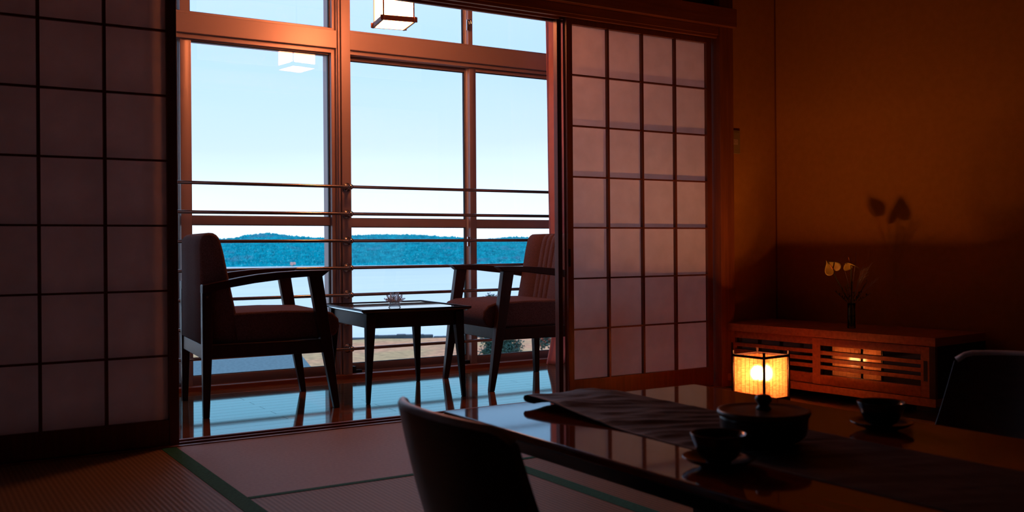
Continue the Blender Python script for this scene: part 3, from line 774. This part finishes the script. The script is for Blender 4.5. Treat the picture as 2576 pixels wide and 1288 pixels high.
for k in range(16):
    e = Vector((.012 + rr.uniform(-.01, .02), -.075 + rr.uniform(-.05, .045), .245 + rr.uniform(-.05, .03)))
    p = [Vector((0, 0, .09)), e * .5 + Vector((0, 0, .05)), e]
    b.tube(p, [.0008, .0006, .0003], 4)
    for q in range(7):
        s = .5 + .5 * q / 6; base = p[1].lerp(e, s); d = Vector((rr.uniform(-.4, .4), rr.uniform(-1.2, .2), rr.uniform(0, .8))) * .022
        b.tube([base, base + d], [.0005, .0002], 3)
for e in ((-.012, .035, .27), (.002, -.028, .33), (.0, -.002, .31)):
    b.tube([(0, 0, .09), (e[0] * .4, e[1] * .3, .18), e], [.0016, .0013, .0006], 5)
b.build('grass_stalks', 'dried', t)

# ================================================================== PAPER LANTERN
LX, LY = 3.184, 3.058
t = thing('paper_lantern', 'glowing square washi paper lantern with dark wooden frame on the floor', 'lantern', (LX, LY, 0), radians(5.5))
hs = .084
MB().box(-hs, hs, -hs, hs, .0, .040).build('lantern_base', 'darkwood', t, .002)
for sx in (-1, 1):
    for sy in (-1, 1):
        MB().box(sx * hs - .0042, sx * hs + .0042, sy * hs - .0042, sy * hs + .0042, .0, .240).build('corner_post', 'darkwood', t, .0008)
for s in (-1, 1):
    MB().box(-hs, hs, s * hs - .0035, s * hs + .0035, .212, .222).build('top_rail', 'darkwood', t, .0006)
    MB().box(s * hs - .0035, s * hs + .0035, -hs, hs, .212, .222).build('top_rail', 'darkwood', t, .0006)
k = hs - .005
def washi_face(p0, p1):
    me = bpy.data.meshes.new('paper_side'); z0, z1 = .040, .213
    me.from_pydata([(p0[0], p0[1], z0), (p1[0], p1[1], z0), (p1[0], p1[1], z1), (p0[0], p0[1], z1)], [], [(0, 1, 2, 3)])
    uv = me.uv_layers.new(name='UVMap'); o_ = random.random() * 3
    for i, c in enumerate(((.0, 0), (7., 0), (7., 1), (.0, 1))): uv.data[i].uv = (c[0] + .45, c[1] + 0)
    me.materials.append(M['washi']); o = bpy.data.objects.new('paper_side', me); COL.objects.link(o); o.parent = t
washi_face((-k, -k), (k, -k)); washi_face((k, -k), (k, k)); washi_face((k, k), (-k, k)); washi_face((-k, k), (-k, -k))
MB().ball((0, 0, .140), .021, 16).build('bulb', 'bulb', t, smooth=True)
MB().tube([(0, 0, .040), (0, 0, .120)], .012, 12).build('socket', 'black', t)
ld = bpy.data.lights.new('lantern_light', 'POINT'); ld.energy = 60.; ld.color = (1., .37, .11); ld.shadow_soft_size = .024
lo = bpy.data.objects.new('lantern_light', ld); COL.objects.link(lo); lo.parent = t; lo.location = (0, 0, .140)

# ================================================================== LOW TABLE
TZ = .330
TX0, TX1, TY0, TY1 = 1.040, 1.795, .42, 1.962
t = thing('low_table', 'long low red lacquered table with dark edge in the foreground', 'table', ((TX0 + TX1) / 2, (TY0 + TY1) / 2, 0))
hx, hy = (TX1 - TX0) / 2, (TY1 - TY0) / 2
MB().box(-hx, hx, -hy, hy, TZ - .016, TZ).build('tabletop', 'tabletop', t, .004, seg=3)
MB().hexa([(-hx + .03, -hy + .03, TZ - .050), (hx - .03, -hy + .03, TZ - .050), (hx - .03, hy - .03, TZ - .050), (-hx + .03, hy - .03, TZ - .050)],
          [(-hx + .004, -hy + .004, TZ - .0165), (hx - .004, -hy + .004, TZ - .0165), (hx - .004, hy - .004, TZ - .0165), (-hx + .004, hy - .004, TZ - .0165)]).build('table_apron', 'black', t, .002)
for sx in (-1, 1):
    for sy in (-1, 1):
        X, Y = sx * (hx - .075), sy * (hy - .12)
        MB().hexa([(X - .022, Y - .022, .0014), (X + .022, Y - .022, .0014), (X + .022, Y + .022, .0014), (X - .022, Y + .022, .0014)],
                  [(X - .032, Y - .032, TZ - .051), (X + .032, Y - .032, TZ - .051), (X + .032, Y + .032, TZ - .051), (X - .032, Y + .032, TZ - .051)]).build('leg', 'black', t, .003)

# table runner, its far end curling up
t = thing('table_runner', 'crinkled dark brown cloth runner along the low table, far end curling up', 'cloth', (1.38, 1.2, TZ))
nu, nv = 36, 230; vs = []
for j in range(nv + 1):
    s = j / nv; y = .45 + (1.925 - .45) * s
    for i in range(nu + 1):
        u = i / nu; x = 1.222 + .315 * u + .006 * sin(y * 4.)
        e = max(0., (y - 1.50) / .425); cu = e * e * (3 - 2 * e)
        z = .0012 + cu * (.026 * (1 - u) ** 1.2 + .010 * math.exp(-((u - .62) / .2) ** 2))
        wr = noise.noise(Vector((x * 5 + 2 * y, y * 26 + x * 9, 1.3))) * .55 + noise.noise(Vector((x * 12, y * 60 + x * 22, 4.))) * .28
        z += max(0, wr + .15) * .013 * (.30 + .70 * min(1., max(0, (y - 1.0) / .6))) * min(1., 6 * (1.02 - abs(2 * u - 1)))
        yy = y - cu * .02 * (1 - u) + .035 * u * e
        vs.append((x - 1.38, yy - 1.2, z))
# curled-under lip along the far end
last = vs[-(nu + 1):]
for step, (dy, dz) in enumerate(((.012, -.003), (.016, -.010), (.010, -.016), (-.004, -.018), (-.03, -.017))):
    for i in range(nu + 1):
        x, y, z = last[i]; u = i / nu; kz = max(0., min(1., (z - .003) / .016))
        vs.append((x, y + dy * (.4 + .6 * (1 - u)), max(.0009, z + dz * kz)))
rows = nv + 1 + 5
fs = [(j * (nu + 1) + i, j * (nu + 1) + i + 1, (j + 1) * (nu + 1) + i + 1, (j + 1) * (nu + 1) + i) for j in range(rows - 1) for i in range(nu)]
b = MB(); b.add(vs, fs); o = b.build('runner_cloth', 'runner', t, smooth=True)
so = o.modifiers.new('t', 'SOLIDIFY'); so.thickness = .0022; so.offset = 1

# ---- tea things ----------------------------------------------------
def saucer(label, x, y, z):
    t = thing('saucer', label, 'saucer', (x, y, z), 0, 'saucers on the low table')
    MB().lathe([(0, .002), (.024, .002), (.026, 0), (.030, 0), (.032, .003), (.050, .009), (.060, .0155), (.0605, .0172), (.059, .0176), (.049, .0125), (.030, .0062), (0, .0055)], (0, 0), 48).build('saucer_dish', 'ceramic', t, smooth=True)
    return t
def cup(label, x, y, z):
    t = thing('teacup', label, 'teacup', (x, y, z), 0, 'teacups on the low table')
    MB().lathe([(0, .002), (.017, .002), (.018, 0), (.021, 0), (.021, .004), (.030, .010), (.037, .022), (.042, .036), (.0465, .0485), (.0468, .0498), (.0448, .0498), (.040, .036), (.035, .023), (.028, .013), (0, .009)], (0, 0), 48).build('cup_body', 'ceramic', t, smooth=True)
    MB().lathe([(0, .034), (.0385, .034)], (0, 0), 40).build('tea', 'tea', t, smooth=True)
    return t
saucer('dark glazed saucer at the near edge of the low table', 1.158, 1.208, TZ + .0004)
cup('dark teacup on the nearer saucer, left of the lidded box', 1.158, 1.208, TZ + .0064)
saucer('dark glazed saucer beyond the runner on the far side of the low table', 1.655, 1.268, TZ + .0004)
cup('dark teacup on the farther saucer, nearest the cabinet', 1.655, 1.268, TZ + .0064)
t = thing('lidded_box', 'round dark lacquered box with brownish lid and knob on the runner', 'box', (1.352, 1.292, TZ + .0085))
MB().lathe([(0, 0), (.058, 0), (.068, .005), (.0755, .013), (.0790, .025), (.0800, .040), (.0800, .050), (.076, .050), (0, .046)], (0, 0), 56).build('box_body', 'black', t, smooth=True)
lid = MB().lathe([(.0825, .047), (.0850, .052), (.0835, .057), (.079, .0575), (.074, .055), (.050, .0565), (0, .058)], (0, 0), 56).build('box_lid', 'boxlid', t, smooth=True)
MB().lathe([(0, .057), (.0125, .057), (.014, .060), (.010, .064), (.0095, .067), (.015, .073), (.0155, .079), (.012, .084), (0, .085)], (0, 0), 28).build('knob', 'black', lid, smooth=True)

# ================================================================== LEGLESS FLOOR CHAIRS
def zaisu(label, loc, rz):
    t = thing('floor_chair', label, 'floor chair', loc, rz, 'legless chairs at the low table')
    # bent plywood back: arc in plan, leaning back, wider at the bottom, rounded top corners
    nu, nv = 28, 14; T = .018; rows = []
    for side in (0, 1):
        for j in range(nv + 1):
            v = j / nv
            for i in range(nu + 1):
                a = -1 + 2 * i / nu
                htop = .410 + .008 * (1 - a * a) - .016 * max(0., abs(a) - .86) / .14 * max(0., abs(a) - .86) / .14
                z = .035 + (htop - .035) * v
                hw = .203 + (.40 - z) * .15
                x = .055 * (abs(a) ** 2.2) + (.40 - z) * .34 - .010 * sin(pi * v)
                rows.append((x + (T if side else 0), a * hw, z))
    n1 = (nv + 1) * (nu + 1)
    def ix(s, j, i): return s * n1 + j * (nu + 1) + i
    fs = []
    for j in range(nv):
        for i in range(nu):
            fs.append((ix(0, j, i), ix(0, j, i + 1), ix(0, j + 1, i + 1), ix(0, j + 1, i)))
            fs.append((ix(1, j, i), ix(1, j + 1, i), ix(1, j + 1, i + 1), ix(1, j, i + 1)))
    for i in range(nu):
        fs.append((ix(0, nv, i), ix(0, nv, i + 1), ix(1, nv, i + 1), ix(1, nv, i))); fs.append((ix(0, 0, i), ix(1, 0, i), ix(1, 0, i + 1), ix(0, 0, i + 1)))
    for j in range(nv):
        fs.append((ix(0, j, 0), ix(0, j + 1, 0), ix(1, j + 1, 0), ix(1, j, 0))); fs.append((ix(0, j, nu), ix(1, j, nu), ix(1, j + 1, nu), ix(0, j + 1, nu)))
    b = MB(); b.add(rows, fs); bk_ = b.build('backrest', 'bent', t, .003)
    e_ = [((rows[ix(0, nv, i)][0] + rows[ix(1, nv, i)][0]) / 2, rows[ix(0, nv, i)][1] * .985, rows[ix(0, nv, i)][2] + .001) for i in range(nu + 1)]
    MB().tube(e_, .0092, 8).build('top_edge_band', 'edgeband', bk_, smooth=True)
    # seat shell and thin pad
    prof = [(.115, -.22), (.50, -.24), (.53, -.20), (.53, .20), (.50, .24), (.115, .22)]
    MB().prism(prof, .0, .034, 'xy').build('seat', 'bent', t, .006)
    MB().prism([(x * .96 + .015, y * .9) for x, y in prof], .035, .062, 'xy').build('seat_pad', 'fabric', t, .008)
    return t
zaisu('curved bentwood legless chair in the left foreground, its back to the camera', (.745, 1.490, 0), radians(-2))
zaisu('dark legless chair at the right edge beyond the low table', (2.400, 1.355, 0), radians(180))

# ================================================================== LIGHT SWITCH
t = thing('light_switch', 'flat rectangular switch plate on the ochre wall right of the shoji', 'light switch', (3.612, YS, 1.223))
MB().box(-.037, .037, -.007, -.0005, -.060, .060).build('switch_plate', 'switch', t, .003)
MB().box(-.028, .028, -.0085, -.0072, -.050, .050).build('rocker', 'switch', t, .001)
lb_ = MB().box(-.015, .018, -.0092, -.0087, -.014, .012); lb_.build('switch_label', 'swlabel', t)
mk = MB()
for q in ((-.010, -.007, -.009, .007), (-.004, .008, .004, .0065), (.010, .013, -.009, .007), (-.004, -.001, -.009, .002), (.002, .007, -.004, -.001), (.000, .008, -.010, -.008)):
    mk.box(q[0], q[1], -.0097, -.0093, q[2], q[3])
mk.build('switch_mark', 'switch', t)

# ================================================================== OUTDOORS
LAKE = -13.3
struct('ground_lake', MB().box(-1500, 2500, -400, 3000, LAKE - .5, LAKE), 'water')
# meadow up to the near shore
sh = []
def shore(x): return 166.2 - .50 * x + 1.2 * sin(x * .21) + .8 * sin(x * .53 + 1)
xs = [-60 + 2.0 * i for i in range(111)]
prof = [(x, shore(x)) for x in xs] + [(160, 6.0), (-60, 6.0)]
m = MB().prism(prof, LAKE + .01, -13.1, 'xy'); struct('ground_meadow', m, 'meadow')
# stone breakwater pieces along the shore
rr = random.Random(2)
def on_shore(x, off=0.): return (x, shore(x) + off)
brk = [(36.0, 60.4, .12, 'long low stone breakwater on the near shore behind the left armchair and mullion'), (60.5, 69.2, .48, 'higher stretch of stone breakwater seen between the side table legs'),
       (69.3, 84.0, .16, 'low stone breakwater on the near shore seen right of the side table')]
for i, (a, c, h, lab) in enumerate(brk):
    p0 = Vector((a, shore(a) + 1.0, 0)); p1 = Vector((c, shore(c) + 1.0, 0)); d = p1 - p0; ang = atan2(d.y, d.x)
    t = MB(); n = max(6, int((c - a) / 1.1))
    for k in range(n):
        hh = h * rr.uniform(.7, 1.15)
        t.box(d.length * k / n, d.length * (k + 1.0) / n, -.9, .9, -.6, hh)
    o = t.build('breakwater', 'stone', None, .05); o.location = (p0.x, p0.y, LAKE + .2); o.rotation_euler = (0, 0, ang)
    tag(o, lab, 'breakwater', 'stone breakwaters on the near shore')
# flat roof of the lower wing outside the left bay
rf = MB(); P = [(-4, 32.3), (11.95, 33.25), (10.4, 27.5), (7.0, 15.0), (-4, 15.0)]
rf.prism(P, -3.35, -3.0, 'xy'); o = rf.build('flat_roof', 'roof'); struct_ = o
tag(o, 'blue-grey gravel flat roof of a lower wing below the left window', 'roof')
wl = MB(); P2 = [(-3.8, 32.1), (11.7, 33.0), (10.2, 27.6), (6.8, 15.2), (-3.8, 15.2)]
o2 = wl.prism(P2, -12.9, -3.35, 'xy').build('wing_wall', 'concrete', o)
# forested hill across the lake
RID = [(-20, .009), (-2, .0075), (4, .0095), (9, .0075), (13.27, .0084), (14.3, .0095), (15.59, .0105), (16.4, .0118), (16.7, .0136), (17.4, .0150), (17.96, .0158), (18.6, .0150), (19.5, .0126), (21.5, .0104),
       (22.3, .0118), (22.86, .0131), (24.44, .0141), (26.5, .0135), (28.8, .0104), (29.96, .0078), (30.8, .0090), (31.8, .0104), (33, .0099), (34.1, .0077), (37, .0065), (50, .005)]
def ridge(a):
    for i in range(len(RID) - 1):
        if RID[i][0] <= a <= RID[i + 1][0]:
            s = (a - RID[i][0]) / (RID[i + 1][0] - RID[i][0]); return RID[i][1] + (RID[i + 1][1] - RID[i][1]) * s
    return RID[-1][1]
na, nr = 1700, 52; a0, a1 = -8., 47.; R0, R1_ = 772., 905.
vs = []; cr_ = random.Random(9)
for i in range(na + 1):
    a = a0 + (a1 - a0) * i / na; el = ridge(a)
    zr = .70 + el * R1_ - 1.0
    for j in range(nr + 1):
        s = j / nr
        if s <= .8:
            q = s / .8; R = R0 + (R1_ - R0) * q + 6 * noise.noise(Vector((a * .8, 0, 0))) * (1 - q); z = LAKE + (zr - LAKE) * (q ** .72)
        else:
            q = (s - .8) / .2; R = R1_ + 80 * q; z = zr - 16 * q * q
        ar = radians(a); x, y = R * sin(ar), R * cos(ar)
        if 0 < j:
            crown = noise.noise(Vector((x * .16, y * .16, 0))) * 1.2 + cr_.uniform(-.45, .75) + noise.noise(Vector((x * .5, y * .5, 5.))) * .8
            z += crown * (min(1., j / 2.)) * (1.0 if j < nr * .8 else .9)
        vs.append((x, y, z))
fs = [(i * (nr + 1) + j, (i + 1) * (nr + 1) + j, (i + 1) * (nr + 1) + j + 1, i * (nr + 1) + j + 1) for i in range(na) for j in range(nr)]
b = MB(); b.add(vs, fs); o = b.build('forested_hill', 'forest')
tag(o, 'hazy blue-green forested hill across the lake', 'hill', kind='stuff')
# pale dome-shaped tree on the far shore
def polar(az, r): return (r * sin(radians(az)), r * cos(radians(az)))
px_, py_ = polar(19.42, 766.)
t = thing('blossom_tree', 'tiny pale pinkish tree at the foot of the forested hill, on the far shore', 'tree', (px_, py_, LAKE))
rr = random.Random(4); b = MB()
for k in range(14): b.ball((rr.uniform(-1.6, 1.6), rr.uniform(-1, 1), 1.7 + rr.uniform(-.5, .9)), rr.uniform(.6, 1.0), 8)
b.build('crown', 'blossom', t); MB().tube([(0, 0, 0), (0, 0, 1.5)], .2, 6).build('trunk', 'bark', t)

# garden trees seen past the right armchair
def leafy(name, label, az, r, top, width, nl, seed, berries=False, low=.15, group='garden trees outside the right window'):
    x, y = polar(az, r); t = thing(name, label, 'tree', (x, y, -12.9), 0, group)
    H = top + 12.9; rr = random.Random(seed); lf = MB(); bk = MB(); br = MB()
    bk.tube([(0, 0, 0), (.1, 0, H * .5), (0, .1, H * .92)], [.16, .11, .03], 7)
    for k in range(26):
        h = H * rr.uniform(low, .98); taper = width * (.25 + .75 * (1 - (h / H) ** 1.6)); a = rr.uniform(0, 2 * pi); rad = taper * rr.uniform(.35, 1.)
        e = Vector((cos(a) * rad, sin(a) * rad, h)); s = Vector((0, 0, max(.2, h - rad * .7)))
        bk.tube([s, e], [.04, .012], 4)
        for q in range(nl):
            c = s.lerp(e, rr.uniform(.35, 1.05)) + Vector((rr.gauss(0, .22), rr.gauss(0, .22), rr.gauss(0, .2)))
            d = Vector((rr.uniform(-1, 1), rr.uniform(-1, 1), rr.uniform(-.6, 1))).normalized() * rr.uniform(.09, .17); w = d.cross(Vector((rr.uniform(-1, 1), rr.uniform(-1, 1), rr.uniform(-1, 1)))).normalized() * .055
            (br if berries and rr.random() < .22 else lf).add([c - d, c + w, c + d, c - w], [(0, 1, 2, 3)])
    lf.build('foliage', 'bush', t); bk.build('trunk', 'bark', t)
    if berries: br.build('red_leaves', 'berry', t)
leafy('garden_tree', 'spiky-topped green tree outside, its tip showing left of the right armchair front leg', 30.75, 80., .70 - 80 * .0490, 1.15, 330, 11)
leafy('garden_tree', 'green tree outside seen under the seat of the right armchair', 31.9, 72., .70 - 72 * .066, 1.7, 330, 12, low=.1)
leafy('garden_shrub', 'reddish-green shrub outside seen between the right armchair legs and the curtain', 33.75, 60., .70 - 60 * .0900, 1.5, 330, 13, True, low=.05)
